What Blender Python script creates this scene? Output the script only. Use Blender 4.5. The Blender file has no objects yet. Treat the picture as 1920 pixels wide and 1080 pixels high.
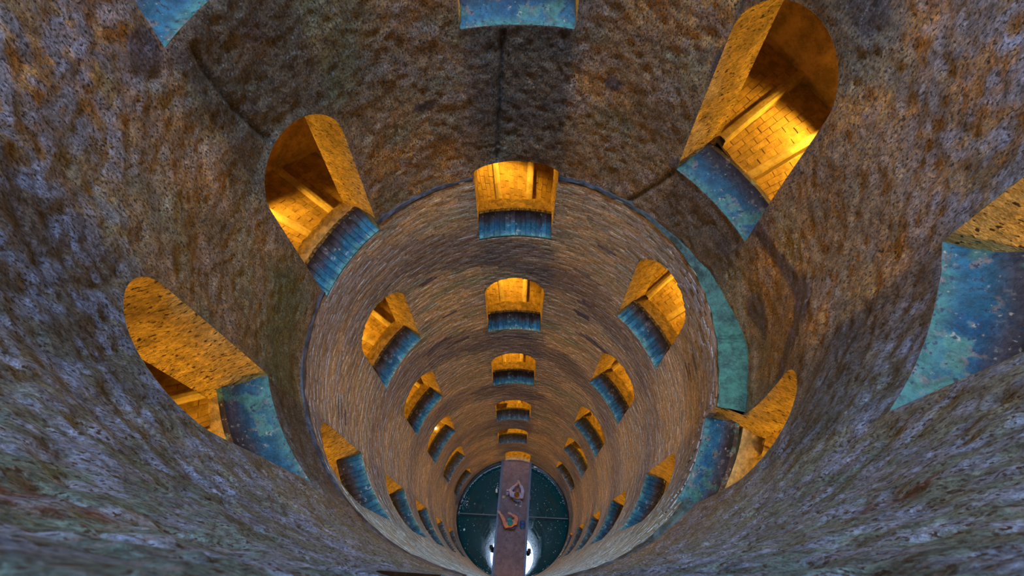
import bpy, math, random
import numpy as np
from mathutils import Matrix, Vector

rng = np.random.RandomState(7)
random.seed(7)
D = bpy.data
COL = bpy.context.scene.collection
SC = bpy.context.scene

# ------------------------------------------------------------------ measures
R = 2.35            # radius of the shaft
H = 28.0            # height of the viewpoint above the water (world z = H - depth)
MOUTH = -16.0       # depth of the open mouth above the viewpoint
RING = 6.40         # depth where the rough rock ends and the brick lining begins
BASE = 27.05        # depth where the brick lining stops above the water
TH = 0.5            # thickness of the shaft wall
HW = 0.536          # half width of a window
RO = 4.25           # outer radius of the ramps

# ------------------------------------------------------------------ camera, sky, exposure
cam_d = D.cameras.new('camera')
cam = D.objects.new('camera', cam_d)
COL.objects.link(cam)
SC.camera = cam
cam_d.sensor_width = 36.0
cam_d.lens = 1140.7 * 36.0 / 1920.0
cam_d.clip_start = 0.01
cam_d.clip_end = 300
cam.matrix_world = (Matrix.Translation((-0.0635, -0.99 * R, H)) @
                    Matrix.Rotation(0.44725, 4, 'X') @ Matrix.Rotation(0.0031, 4, 'Z'))
cam_d.dof.use_dof = True
cam_d.dof.focus_distance = 9.0
cam_d.dof.aperture_fstop = 9.0

SKY_STRENGTH = 125.0
LAMP_WATTS = 140.0
world = D.worlds.new('sky')
SC.world = world
world.use_nodes = True
bg = world.node_tree.nodes['Background']
bg.inputs['Color'].default_value = (0.48, 0.68, 1.0, 1)
bg.inputs['Strength'].default_value = SKY_STRENGTH
# portal in the open mouth of the well: guides the sampling of the sky, gives no light of its own
pd = D.lights.new('sky_portal', 'AREA')
pd.shape = 'DISK'
pd.size = 2 * R + 0.3
pd.cycles.is_portal = True
po = D.objects.new('sky_portal', pd)
po.location = (0, 0, H - MOUTH + 0.05)
COL.objects.link(po)

vs = SC.view_settings
SC.display_settings.display_device = 'sRGB'
vs.view_transform = 'Standard'
vs.look = 'None'
vs.exposure = 0.2
vs.gamma = 1.0
vs.use_curve_mapping = False
cy = SC.cycles
cy.use_denoising = True
cy.max_bounces = 10
cy.diffuse_bounces = 7
cy.glossy_bounces = 3
cy.caustics_reflective = False
cy.caustics_refractive = False
cy.sample_clamp_indirect = 6.0

# ------------------------------------------------------------------ helpers
def smooth(a, b, x):
    t = np.clip((np.asarray(x, float) - a) / (b - a), 0, 1)
    return t * t * (3 - 2 * t)

def _hash(ix, iy, iz):
    h = (ix.astype(np.int64) * 374761393 + iy.astype(np.int64) * 668265263 + iz.astype(np.int64) * 2147483647 // 3) & 0xffffffff
    h = ((h ^ (h >> 13)) * 1274126177) & 0xffffffff
    h = ((h ^ (h >> 16)) * 2246822519) & 0xffffffff
    return ((h ^ (h >> 15)) & 0xffff) / 65535.0

def noise(P, s, seed=0):
    """smooth value noise in -1..1 at points P (n,3), frequency s (number or 3)"""
    Q = P * np.asarray(s, float) + seed * 17.31 + 1000.0
    I = np.floor(Q).astype(np.int64)
    F = Q - I
    F = F * F * (3 - 2 * F)
    out = 0
    for dx in (0, 1):
        for dy in (0, 1):
            for dz in (0, 1):
                w = (F[:, 0] if dx else 1 - F[:, 0]) * (F[:, 1] if dy else 1 - F[:, 1]) * (F[:, 2] if dz else 1 - F[:, 2])
                out = out + w * _hash(I[:, 0] + dx, I[:, 1] + dy, I[:, 2] + dz)
    return out * 2 - 1

def fbm(P, s, octv=4, seed=0):
    s = np.asarray(s, float)
    o, a, t = 0, 1.0, 0
    for k in range(octv):
        o = o + a * noise(P, s * 2 ** k, seed + k)
        t += a
        a *= 0.5
    return o / t

def polar(phi, r, depth):
    p = np.radians(phi)
    return np.stack([r * np.sin(p), r * np.cos(p), H - np.asarray(depth, float) + 0 * p], -1)

def tag(o, label=None, cat=None, group=None, kind=None):
    if label: o['label'] = label
    if cat: o['category'] = cat
    if group: o['group'] = group
    if kind: o['kind'] = kind
    return o

def mesh_obj(name, V, F, mat, parent=None, col=None, smooth_sh=False):
    me = D.meshes.new(name)
    V = np.asarray(V, np.float32).reshape(-1, 3)
    if isinstance(F, np.ndarray):
        n, k = F.shape
        me.vertices.add(len(V)); me.vertices.foreach_set('co', V.ravel())
        me.loops.add(n * k); me.loops.foreach_set('vertex_index', F.astype(np.int32).ravel())
        me.polygons.add(n)
        me.polygons.foreach_set('loop_start', np.arange(0, n * k, k, dtype=np.int32))
        me.update(calc_edges=True)
    else:
        me.from_pydata(V.tolist(), [], [list(f) for f in F])
        me.update()
    me.validate()
    if col is not None:
        a = me.color_attributes.new('Col', 'FLOAT_COLOR', 'POINT')
        c = np.ones((len(V), 4), np.float32); c[:, :3] = col
        a.data.foreach_set('color', c.ravel())
    me.polygons.foreach_set('use_smooth', np.full(len(me.polygons), bool(smooth_sh)))
    if mat: me.materials.append(mat)
    o = D.objects.new(name, me)
    COL.objects.link(o)
    if parent: o.parent = parent
    return o

def empty(name, loc=(0, 0, 0), parent=None):
    o = D.objects.new(name, None)
    o.location = loc
    o.empty_display_size = 0.2
    COL.objects.link(o)
    if parent: o.parent = parent
    return o

BOXF = [(0, 3, 2, 1), (4, 5, 6, 7), (0, 1, 5, 4), (1, 2, 6, 5), (2, 3, 7, 6), (3, 0, 4, 7)]
def box_v(cx, cy_, cz, sx, sy, sz):
    x, y, z = sx / 2, sy / 2, sz / 2
    return np.array([(cx + a * x, cy_ + b * y, cz + c * z) for c in (-1, 1) for a, b in ((-1, -1), (1, -1), (1, 1), (-1, 1))])

class MB:
    def __init__(s): s.V = []; s.F = []; s.n = 0
    def add(s, V, F):
        s.V.append(np.asarray(V, float)); s.F += [tuple(i + s.n for i in f) for f in F]; s.n += len(V)
    def box(s, c, d, M=None):
        V = box_v(*c, *d)
        if M is not None: V = np.array([tuple(M @ Vector(v)) for v in V])
        s.add(V, BOXF)
    def tube(s, pts, rad, n=8):
        pts = [Vector(p) for p in pts]
        rings = []
        for i, p in enumerate(pts):
            t = (pts[min(i + 1, len(pts) - 1)] - pts[max(i - 1, 0)]).normalized()
            u = t.orthogonal().normalized(); w = t.cross(u)
            rr = rad[i] if isinstance(rad, (list, tuple)) else rad
            rings.append([p + (u * math.cos(a) + w * math.sin(a)) * rr for a in [2 * math.pi * k / n for k in range(n)]])
        V = [tuple(v) for r_ in rings for v in r_]
        F = [(i * n + k, i * n + (k + 1) % n, (i + 1) * n + (k + 1) % n, (i + 1) * n + k) for i in range(len(pts) - 1) for k in range(n)]
        F += [tuple(range(n))[::-1], tuple((len(pts) - 1) * n + k for k in range(n))]
        s.add(V, F)
    def build(s, name, mat, parent=None, sm=False):
        return mesh_obj(name, np.concatenate(s.V), s.F, mat, parent, smooth_sh=sm)

def ball(mb, c, r, n=10, k=7, flat=1.0):
    V = [(c[0], c[1], c[2] + r * flat)]
    for i in range(1, k):
        t = math.pi * i / k
        V += [(c[0] + r * math.sin(t) * math.cos(6.2832 * j / n), c[1] + r * math.sin(t) * math.sin(6.2832 * j / n), c[2] + r * flat * math.cos(t)) for j in range(n)]
    V.append((c[0], c[1], c[2] - r * flat))
    F = [(0, 1 + j, 1 + (j + 1) % n) for j in range(n)]
    for i in range(k - 2):
        F += [(1 + i * n + j, 1 + (i + 1) * n + j, 1 + (i + 1) * n + (j + 1) % n, 1 + i * n + (j + 1) % n) for j in range(n)]
    e = 1 + (k - 2) * n
    F += [(e + j, len(V) - 1, e + (j + 1) % n) for j in range(n)]
    mb.add(V, F)

# ------------------------------------------------------------------ materials
def mat(name, color=(0.5, 0.5, 0.5), rough=0.7, spec=0.4, attr=False, mottles=(), fleck=None, bumps=(), stretch=(1, 1, 1),
        vary=0.0, island=0.0, emit=None, metal=0.0, coords='Object', roughvar=0.0):
    m = D.materials.new(name)
    m.use_nodes = True
    nt = m.node_tree
    N, L = nt.nodes, nt.links
    b = N['Principled BSDF']
    b.inputs['Roughness'].default_value = rough
    b.inputs['Specular IOR Level'].default_value = spec
    b.inputs['Metallic'].default_value = metal
    tc = N.new('ShaderNodeTexCoord')
    mp = N.new('ShaderNodeMapping')
    mp.inputs['Scale'].default_value = stretch
    L.new(tc.outputs[coords], mp.inputs['Vector'])
    def nz(scale, detail=4, rough_=0.6):
        n = N.new('ShaderNodeTexNoise')
        n.inputs['Scale'].default_value = scale
        n.inputs['Detail'].default_value = detail
        n.inputs['Roughness'].default_value = rough_
        L.new(mp.outputs['Vector'], n.inputs['Vector'])
        return n
    def ramp(src, a, c):
        r = N.new('ShaderNodeMapRange')
        r.interpolation_type = 'SMOOTHSTEP'
        r.inputs['From Min'].default_value = a
        r.inputs['From Max'].default_value = c
        L.new(src, r.inputs['Value'])
        return r.outputs['Result']
    def mix(fac, a, c, mode='MIX'):
        x = N.new('ShaderNodeMix'); x.data_type = 'RGBA'; x.blend_type = mode
        if isinstance(fac, float): x.inputs['Factor'].default_value = fac
        else: L.new(fac, x.inputs['Factor'])
        for v, s in ((a, x.inputs['A']), (c, x.inputs['B'])):
            if isinstance(v, tuple): s.default_value = (*v, 1)
            else: L.new(v, s)
        return x.outputs['Result']
    if attr:
        at = N.new('ShaderNodeVertexColor'); at.layer_name = 'Col'
        c = at.outputs['Color']
    else:
        c = mix(0.0, color, color)
    for (col, scale, lo, hi) in mottles:
        c = mix(ramp(nz(scale).outputs['Fac'], lo, hi), c, col)
    for vary in ([vary] if vary and not isinstance(vary, list) else vary or []):
        n = nz(vary[0], 8, 0.75)
        r = N.new('ShaderNodeMapRange')
        r.inputs['From Min'].default_value = 0.41; r.inputs['From Max'].default_value = 0.59
        r.inputs['To Min'].default_value = 1 - vary[1]; r.inputs['To Max'].default_value = 1 + vary[1]
        L.new(n.outputs['Fac'], r.inputs['Value'])
        c = mix(1.0, c, r.outputs['Result'], 'MULTIPLY')
    if island:
        g = N.new('ShaderNodeNewGeometry'); oi = N.new('ShaderNodeObjectInfo')
        ad = N.new('ShaderNodeMath'); ad.operation = 'ADD'
        L.new(g.outputs['Random Per Island'], ad.inputs[0]); L.new(oi.outputs['Random'], ad.inputs[1])
        wn = N.new('ShaderNodeTexWhiteNoise'); wn.noise_dimensions = '1D'
        L.new(ad.outputs[0], wn.inputs['W'])
        r = N.new('ShaderNodeMapRange')
        r.inputs['To Min'].default_value = 1 - island; r.inputs['To Max'].default_value = 1 + island
        L.new(wn.outputs['Value'], r.inputs['Value'])
        c = mix(1.0, c, r.outputs['Result'], 'MULTIPLY')
    for (col, scale, lo, hi) in ([fleck] if fleck and not isinstance(fleck, list) else fleck or []):
        c = mix(ramp(nz(scale, 3).outputs['Fac'], lo, hi), c, col)
    L.new(c, b.inputs['Base Color'])
    if roughvar:
        r = N.new('ShaderNodeMapRange')
        r.inputs['From Min'].default_value = 0.3; r.inputs['From Max'].default_value = 0.7
        r.inputs['To Min'].default_value = rough - roughvar; r.inputs['To Max'].default_value = rough + roughvar
        L.new(nz(3.0).outputs['Fac'], r.inputs['Value'])
        L.new(r.outputs['Result'], b.inputs['Roughness'])
    prev = None
    for (scale, dist, strength, detail) in bumps:
        bn = N.new('ShaderNodeBump')
        bn.inputs['Strength'].default_value = strength
        bn.inputs['Distance'].default_value = dist
        L.new(nz(scale, detail, 0.65).outputs['Fac'], bn.inputs['Height'])
        if prev: L.new(prev, bn.inputs['Normal'])
        prev = bn.outputs['Normal']
    if prev: L.new(prev, b.inputs['Normal'])
    if emit:
        b.inputs['Emission Color'].default_value = (*emit[0], 1)
        b.inputs['Emission Strength'].default_value = emit[1]
    return m

M = {}
M['tuff'] = mat('rough_rock', attr=True, rough=0.48, spec=0.6, vary=[(64.0, 0.55), (11.0, 0.33)], stretch=(1, 1, 0.6), roughvar=0.15,
                bumps=((20.0, 0.05, 1.0, 8), (60.0, 0.02, 1.0, 6)), fleck=[((0.29, 0.295, 0.335), 52.0, 0.57, 0.66), ((0.045, 0.028, 0.02), 62.0, 0.555, 0.63)])
M['brick'] = mat('old_brick', attr=True, rough=0.6, spec=0.4, vary=[(26.0, 0.4), (6.0, 0.22)], island=0.14, stretch=(1, 1, 2.0), roughvar=0.12,
                 bumps=((16.0, 0.05, 1.0, 7), (60.0, 0.014, 0.8, 4)), fleck=((0.06, 0.045, 0.04), 24.0, 0.61, 0.68))
M['mortar'] = mat('old_mortar', attr=True, rough=0.8, spec=0.2, vary=(10.0, 0.4), bumps=((40.0, 0.02, 0.6, 4),))
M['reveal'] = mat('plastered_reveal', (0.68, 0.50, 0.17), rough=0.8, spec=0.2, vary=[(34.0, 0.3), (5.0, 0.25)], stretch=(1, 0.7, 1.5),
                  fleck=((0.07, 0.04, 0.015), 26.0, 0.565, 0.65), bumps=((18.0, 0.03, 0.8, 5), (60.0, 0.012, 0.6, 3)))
M['sill_rock'] = mat('algae_rock_sill', attr=True, rough=0.6, spec=0.3, vary=(14.0, 0.35),
                     mottles=(((0.14, 0.115, 0.10), 9.0, 0.54, 0.64), ((0.05, 0.13, 0.10), 4.0, 0.54, 0.64)), fleck=[((0.30, 0.25, 0.18), 22.0, 0.62, 0.72), ((0.02, 0.03, 0.05), 26.0, 0.58, 0.65)], bumps=((30.0, 0.012, 0.7, 5),))
M['sill_brick'] = mat('algae_brick_sill', attr=True, rough=0.55, spec=0.3, vary=(14.0, 0.4), island=0.25,
                      fleck=((0.30, 0.30, 0.24), 15.0, 0.62, 0.70), bumps=((30.0, 0.012, 0.7, 5),))
M['reveal_dark'] = mat('shaded_reveal', (0.10, 0.055, 0.02), rough=0.8, spec=0.2, vary=(20.0, 0.35), bumps=((18.0, 0.03, 0.8, 5),))  # darker copy of the reveal for near-wall openings, shade put into its colour
M['ledge'] = mat('brick_ledge', (0.50, 0.36, 0.13), rough=0.8, spec=0.2, vary=(8.0, 0.35), bumps=((24.0, 0.02, 0.7, 4),),
                 mottles=(((0.30, 0.18, 0.09), 5.0, 0.58, 0.68),))
M['paver'] = mat('ramp_brick', (0.40, 0.275, 0.095), rough=0.8, spec=0.2, island=0.15, vary=(8.0, 0.25), bumps=((30.0, 0.015, 0.6, 4),))
M['nosing'] = mat('step_stone', (0.50, 0.40, 0.19), rough=0.75, spec=0.2, vary=(6.0, 0.25), bumps=((26.0, 0.012, 0.5, 4),))
M['ramp_wall'] = mat('ramp_wall_stone', (0.40, 0.29, 0.17), rough=0.85, spec=0.2, vary=(4.0, 0.35), bumps=((9.0, 0.05, 0.8, 5),))
M['ring'] = mat('algae_ledge', attr=True, rough=0.6, spec=0.4, vary=(7.0, 0.55), bumps=((16.0, 0.03, 0.7, 4),))
M['rim'] = mat('wet_dark_rim', (0.012, 0.012, 0.013), rough=0.35, spec=0.5, vary=(8.0, 0.4), bumps=((20.0, 0.02, 0.6, 4),))
M['deck'] = mat('bridge_concrete', (0.175, 0.128, 0.145), rough=0.7, spec=0.3, vary=(5.0, 0.3), mottles=(((0.13, 0.090, 0.095), 2.5, 0.48, 0.62),),
                fleck=((0.55, 0.5, 0.55), 30.0, 0.70, 0.76), bumps=((30.0, 0.01, 0.4, 4),))
M['steel'] = mat('bridge_steel', (0.025, 0.028, 0.05), rough=0.45, spec=0.5, metal=0.3, vary=(8.0, 0.2))
M['black'] = mat('black_metal', (0.012, 0.013, 0.018), rough=0.4)
M['white'] = mat('white_plastic', (0.85, 0.88, 0.9), rough=0.5)
M['cream'] = mat('cream_plastic', (0.7, 0.66, 0.5), rough=0.5)
M['cable'] = mat('grey_cable', (0.25, 0.24, 0.25), rough=0.5)
M['lamp'] = mat('warm_light_tube', (0.9, 0.7, 0.4), rough=0.5, emit=((1.0, 0.62, 0.20), 12.0))
M['rock'] = mat('bedrock', (0.2, 0.16, 0.12), rough=0.9)

# water
mw = D.materials.new('well_water'); mw.use_nodes = True
b = mw.node_tree.nodes['Principled BSDF']
b.inputs['Base Color'].default_value = (0.002, 0.050, 0.052, 1)
b.inputs['Roughness'].default_value = 0.006
b.inputs['IOR'].default_value = 1.33
nn = mw.node_tree.nodes.new('ShaderNodeTexNoise'); nn.inputs['Scale'].default_value = 3.0
bn = mw.node_tree.nodes.new('ShaderNodeBump'); bn.inputs['Strength'].default_value = 0.004; bn.inputs['Distance'].default_value = 0.004
tcw = mw.node_tree.nodes.new('ShaderNodeTexCoord')
mw.node_tree.links.new(tcw.outputs['Object'], nn.inputs['Vector'])
mw.node_tree.links.new(nn.outputs['Fac'], bn.inputs['Height'])
mw.node_tree.links.new(bn.outputs['Normal'], b.inputs['Normal'])
M['water'] = mw

# ------------------------------------------------------------------ windows of the shaft
COLUMNS = {
    'C': (-0.42, [0.25, 4.06, 7.92, 11.71, 15.56, 19.57, 23.26], 'straight-ahead column'),
    'L': (-59.96, [2.80, 6.52, 10.35, 14.21, 18.0, 22.12, 25.9], 'left column'),
    'R': (58.96, [1.45, 5.33, 9.33, 13.15, 17.11, 20.81, 24.63], 'right column'),
    'M': (-119.6, [1.40, 5.28, 9.05, 12.99, 16.65, 20.76, 24.6], 'far left column'),
    'S': (119.92, [2.84, 6.91, 10.82, 14.81, 18.68, 22.6, 26.2], 'far right column'),
    'B': (181.9, [0.28, 3.95, 8.10, 12.0, 15.8, 19.8, 23.6], 'near wall column below the viewer'),
}
WIN = []
for key, (ph, lips, colname) in COLUMNS.items():
    for i, z in enumerate(lips):
        spring, rise = 1.83, HW
        if key == 'C' and i == 2: spring, rise = 1.62, 0.17
        if z > 24.6 : spring, rise = 1.45, 0.45
        WIN.append(dict(key=key, phi=ph, lip=z, spring=spring, rise=rise, hw=0.40 if key == 'B' and i > 0 else HW, col=colname, i=i, door=False))
DOOR = dict(key='C', phi=5.1, lip=26.88, spring=1.45, rise=0.5, hw=0.53, col='door', i=9, door=True)
WIN.append(DOOR)
WIN.append(dict(DOOR, key='B', phi=184.7))
ORD = ['topmost', 'second', 'third', 'fourth', 'fifth', 'sixth', 'seventh', 'eighth']

def wdist(w, phi, r, depth):
    """signed distance (about) from the outline of window w on a cylinder of radius r; negative inside"""
    dp = np.radians((np.asarray(phi) - w['phi'] + 180) % 360 - 180)
    x = np.where(np.abs(dp) < 1.2, r * np.sin(np.clip(dp, -1.5, 1.5)), 9.0)
    up = w['lip'] - np.asarray(depth)                      # height above the lip
    top = up - w['spring']
    d_low = np.maximum(np.abs(x) - w['hw'], -up)
    q = np.sqrt((x / w['hw']) ** 2 + (np.maximum(top, 0) / w['rise']) ** 2)
    d_top = (q - 1) * min(w['hw'], w['rise'])
    return np.where(top > 0, d_top, d_low)

def all_dist(phi, r, depth):
    d = np.full(np.shape(phi), 9.0)
    for w in WIN:
        near = (depth > w['lip'] - 3.0) & (depth < w['lip'] + 0.6)
        if near.any():
            d[near] = np.minimum(d[near], wdist(w, phi[near], r[near] if np.ndim(r) else r, depth[near]))
    return d

# slow changes of the wall radius: the brick lining stands forward on the right, the rock stands back
def bump_at(phi, c, wd):
    dp = np.abs((phi - c + 180) % 360 - 180)
    return np.exp(-(dp / wd) ** 2)
def off_rock(phi, depth):
    k = smooth(4.2, 6.2, depth)
    return (0.012 + 0.15 * bump_at(phi, 98, 32)) * k
def off_brick(phi, depth):
    k = 1 - smooth(6.6, 8.4, depth)
    return (-0.12 * bump_at(phi, 98, 30) - 0.004) * k
def wall_off(phi, depth):
    return np.where(depth < RING - 1e-6, off_rock(phi, depth), off_brick(phi, depth))

# cracks in the rock: polylines in (phi, depth)
CRACKS = [[(-3.6, 4.15), (-4.4, 4.61), (-4.8, 5.06), (-5.4, 5.49), (-6.5, 6.4)],
          [(-68.1, 2.96), (-68.7, 3.14), (-67.8, 3.49), (-65.7, 3.89), (-61.5, 4.45)],
          [(45.0, 2.9), (45.7, 3.31), (46.3, 3.5), (46.3, 3.9), (45.5, 4.1)],
          [(46.0, 5.32), (42.8, 5.71), (39.9, 5.98), (36, 6.35)]]
def line_dist(phi, depth, pts):
    x = R * np.radians(phi); d = np.full(phi.shape, 9.0)
    for (a, b_) in zip(pts[:-1], pts[1:]):
        ax, ay = R * math.radians(a[0]), a[1]; bx, by = R * math.radians(b_[0]), b_[1]
        vx, vy = bx - ax, by - ay
        t = np.clip(((x - ax) * vx + (depth - ay) * vy) / (vx * vx + vy * vy), 0, 1)
        d = np.minimum(d, np.hypot(x - ax - t * vx, depth - ay - t * vy))
    return d

def blob(phi, depth, c, z, sp, sz):
    """soft spot on the wall: sizes in metres along and down"""
    dx = R * np.radians((phi - c + 180) % 360 - 180)
    return np.exp(-(dx / sp) ** 2 - ((depth - z) / sz) ** 2)

def lerp(c, new, k):
    return c * (1 - k[:, None]) + np.asarray(new)[None, :] * k[:, None]

def rock_colour(phi, depth, P):
    n1 = fbm(P, 0.9, 4, 3); n2 = fbm(P, (2.2, 2.2, 1.4), 4, 11); n3 = fbm(P, 5.0, 3, 21)
    c = np.tile(np.array([[0.38, 0.245, 0.12]]), (len(phi), 1))
    c = lerp(c, (0.58, 0.31, 0.085), smooth(0.0, 0.33, n1))
    c = lerp(c, (0.26, 0.20, 0.12), smooth(0.05, 0.4, n2) * 0.8)
    c = lerp(c, (0.42, 0.32, 0.28), smooth(0.05, 0.35, n3) * 0.65)
    c = lerp(c, (0.30, 0.31, 0.19), smooth(0.05, 0.3, fbm(P, 1.7, 4, 33)) * 0.55)
    # moss and algae
    g = (blob(phi, depth, -82, 5.7, .35, .6) + blob(phi, depth, -100, 5.7, .7, .7) + blob(phi, depth, -124, 5.5, .7, .7)
         + 0.9 * blob(phi, depth, -52, 3.2, .7, .7) + 0.7 * blob(phi, depth, -66, 3.5, .35, .5) + 0.5 * blob(phi, depth, -42, 4.2, .5, .6)
         + 0.6 * blob(phi, depth, 130, 3.1, .3, .5) + 0.5 * blob(phi, depth, 110, 5.6, .4, .7) + 0.5 * blob(phi, depth, -120, 3.0, .8, 2.6)
         + 0.7 * blob(phi, depth, 165, 1.5, .5, 1.5) + 0.7 * blob(phi, depth, -165, 2.2, .6, 1.6))
    c = lerp(c, (0.105, 0.150, 0.075), np.clip(1.15 * g * (0.75 + 0.9 * n2), 0, 0.92))
    # purple grey mineral patches
    q = np.zeros(len(phi))
    for (a, z, s1, s2) in ((-24.9, 4.92, .13, .08), (23.8, 4.62, .09, .09), (-64.4, 3.69, .07, .12), (-77, 2.68, .12, .14), (67, 2.66, .14, .14),
                           (-56.7, 3.21, .09, .09), (85, 5.78, .13, .2), (89, 5.70, .16, .12), (67, 5.72, .12, .14), (110.5, 3.85, .12, .17), (113.5, 3.75, .06, .16),
                           (95, 4.6, .2, .16), (46.2, 3.85, .06, .22), (46.0, 5.3, .12, .12)):
        q = np.maximum(q, blob(phi, depth, a, z, s1 * 1.25, s2 * 1.25))
    st = line_dist(phi, depth, [(71.7, 5.0), (80.3, 4.97), (88.7, 4.73), (94.4, 4.66), (98.3, 4.75), (101.5, 4.92), (105.5, 5.25)])
    q = np.maximum(q, np.exp(-(st / 0.11) ** 2))
    c = lerp(c, (0.10, 0.072, 0.10), 0.9 * smooth(0.33, 0.58, q + 0.3 * n3))
    # dark wash under the sills and in the cracks
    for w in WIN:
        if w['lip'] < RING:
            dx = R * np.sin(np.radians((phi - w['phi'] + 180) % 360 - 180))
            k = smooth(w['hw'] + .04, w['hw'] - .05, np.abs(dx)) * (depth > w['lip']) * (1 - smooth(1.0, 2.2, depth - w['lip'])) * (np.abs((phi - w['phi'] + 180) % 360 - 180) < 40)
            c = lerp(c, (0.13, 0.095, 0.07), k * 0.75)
    for cr in CRACKS:
        c = lerp(c, (0.05, 0.04, 0.035), 0.85 * np.exp(-(line_dist(phi, depth, cr) / 0.025) ** 2))
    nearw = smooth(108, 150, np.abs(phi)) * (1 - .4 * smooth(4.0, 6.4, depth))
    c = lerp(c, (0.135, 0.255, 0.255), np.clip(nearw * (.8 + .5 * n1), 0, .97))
    # pale lime and painted sky highlights, rust pits, high on both near sides
    bl = smooth(62, 92, np.abs(phi)) * (1 - smooth(2.2, 3.6, depth)) + smooth(105, 140, np.abs(phi)) * 0.9 * (1 - 0.5 * smooth(5.0, 6.4, depth))
    c = lerp(c, (0.30, 0.39, 0.62), np.clip(bl, 0, 1) * smooth(-0.12, 0.16, fbm(P, (14, 14, 9), 3, 41)) * 0.8)
    c = lerp(c, (0.13, 0.035, 0.012), smooth(.35, .55, blob(phi, depth, -159, 1.0, .2, .22) + blob(phi, depth, 154.8, 1.78, .16, .12) + .4 * n3) * smooth(-.08, .1, fbm(P, 14, 2, 55)) * 0.95)
    return np.clip(c, 0.01, 0.9)

def brick_colour(phi, depth, P):
    n1 = fbm(P, (0.8, 0.8, 1.2), 4, 5); n2 = fbm(P, (2.0, 2.0, 4.0), 4, 15); n3 = fbm(P, (1.4, 1.4, 7.0), 3, 25)
    c = np.tile(np.array([[0.40, 0.30, 0.185]]), (len(phi), 1))
    c = lerp(c, (0.58, 0.40, 0.21), smooth(-0.05, 0.3, n1) * 0.75)
    c = lerp(c, (0.44, 0.36, 0.29), smooth(0.0, 0.3, n3) * 0.6)
    c = lerp(c, (0.24, 0.25, 0.15), smooth(0.08, 0.35, n2) * 0.75)
    # darker band in the courses below each turn of windows
    zl = 4.07 + 3.85 / 180.0 * phi
    f = ((depth - zl) / 3.85) % 1.0
    k = smooth(0.0, 0.05, f) * (1 - smooth(0.24, 0.40, f + 0.10 * n1))
    c = lerp(c, (0.17, 0.125, 0.12), np.clip(k * (0.72 + 0.9 * n2) * (1 - 0.5 * smooth(12, 22, depth)), 0, 0.8))
    # paler near the top right and left
    c = lerp(c, (0.46, 0.37, 0.30), 0.4 * (1 - smooth(7.2, 9.0, depth)) * smooth(-.2, .2, n2))
    q = np.zeros(len(phi))
    c = lerp(c, (0.36, 0.325, 0.32), smooth(25, 80, np.abs(phi)) * (.45 + .9 * n2 + .3 * n1).clip(0, .8) * (1 - .6 * smooth(12, 22, depth)))  # cool skylight on the side walls, painted into the brick colour
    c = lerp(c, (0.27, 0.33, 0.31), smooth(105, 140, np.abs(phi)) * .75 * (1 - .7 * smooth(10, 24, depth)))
    for (a, z, s1, s2) in ((-36.7, 8.59, .16, .09), (-28.7, 10.16, .16, .1), (35, 7.62, .12, .12), (31.7, 9.65, .22, .12), (30.6, 10.18, .14, .12),
                           (-29.2, 11.65, .3, .12), (84.9, 7.72, .06, .35), (-98, 8.1, .05, .3), (40, 11.0, .4, .14), (-41, 11.2, .3, .14)):
        q = np.maximum(q, blob(phi, depth, a, z, s1, s2))
    c = lerp(c, (0.13, 0.10, 0.115), smooth(0.3, 0.6, q + 0.3 * n2))
    return np.clip(c, 0.01, 0.9)

# ------------------------------------------------------------------ a cylinder wall with the windows cut out
def cut_cylinder(phis, depths, radius, disp=None, door_only=False):
    """grid on a cylinder; cells inside a window are dropped and the rim is moved onto the outline"""
    nphi, nz = len(phis), len(depths)
    PH, Z = np.meshgrid(phis, depths)                       # (nz, nphi)
    PH, Z = PH.ravel().copy(), Z.ravel().copy()
    idx = np.arange(nz * nphi).reshape(nz, nphi)
    a = idx[:-1, :]; b_ = np.roll(idx, -1, 1)[:-1, :]; c = np.roll(idx, -1, 1)[1:, :]; d = idx[1:, :]
    Q = np.stack([a.ravel(), d.ravel(), c.ravel(), b_.ravel()], 1)
    dphi = phis[1] - phis[0]
    cp = (PH[Q[:, 0]] + dphi / 2); cz = Z[Q].mean(1)
    rr = radius(cp, cz)
    inside = all_dist(cp, rr, cz) < 0
    keep = Q[~inside]
    touch = np.zeros(len(PH), int)
    m1 = np.zeros(len(PH), bool); m1[Q[inside].ravel()] = True
    m2 = np.zeros(len(PH), bool); m2[keep.ravel()] = True
    rim = np.where(m1 & m2)[0]
    for it in range(4):                                     # Newton steps onto the outline
        p, z = PH[rim], Z[rim]; r_ = radius(p, z)
        e = 1e-3
        d0 = all_dist(p, r_, z)
        gx = (all_dist(p + np.degrees(e / r_), r_, z) - d0) / e
        gz = (all_dist(p, r_, z + e) - d0) / e
        g2 = np.maximum(gx * gx + gz * gz, 0.2)
        PH[rim] -= np.degrees(d0 * gx / g2 / r_); Z[rim] -= d0 * gz / g2
    rb = radius(PH, Z)
    dd = all_dist(PH, rb, Z)
    rad = rb.copy()
    if disp is not None:
        P0 = polar(PH, rb, Z)
        rad = rb + disp(PH, Z, P0) * smooth(0.0, 0.10, dd)
    V = polar(PH, rad, Z)
    used = np.zeros(len(V), bool); used[keep.ravel()] = True
    remap = np.cumsum(used) - 1
    return V[used], remap[keep], PH[used], Z[used]

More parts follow.
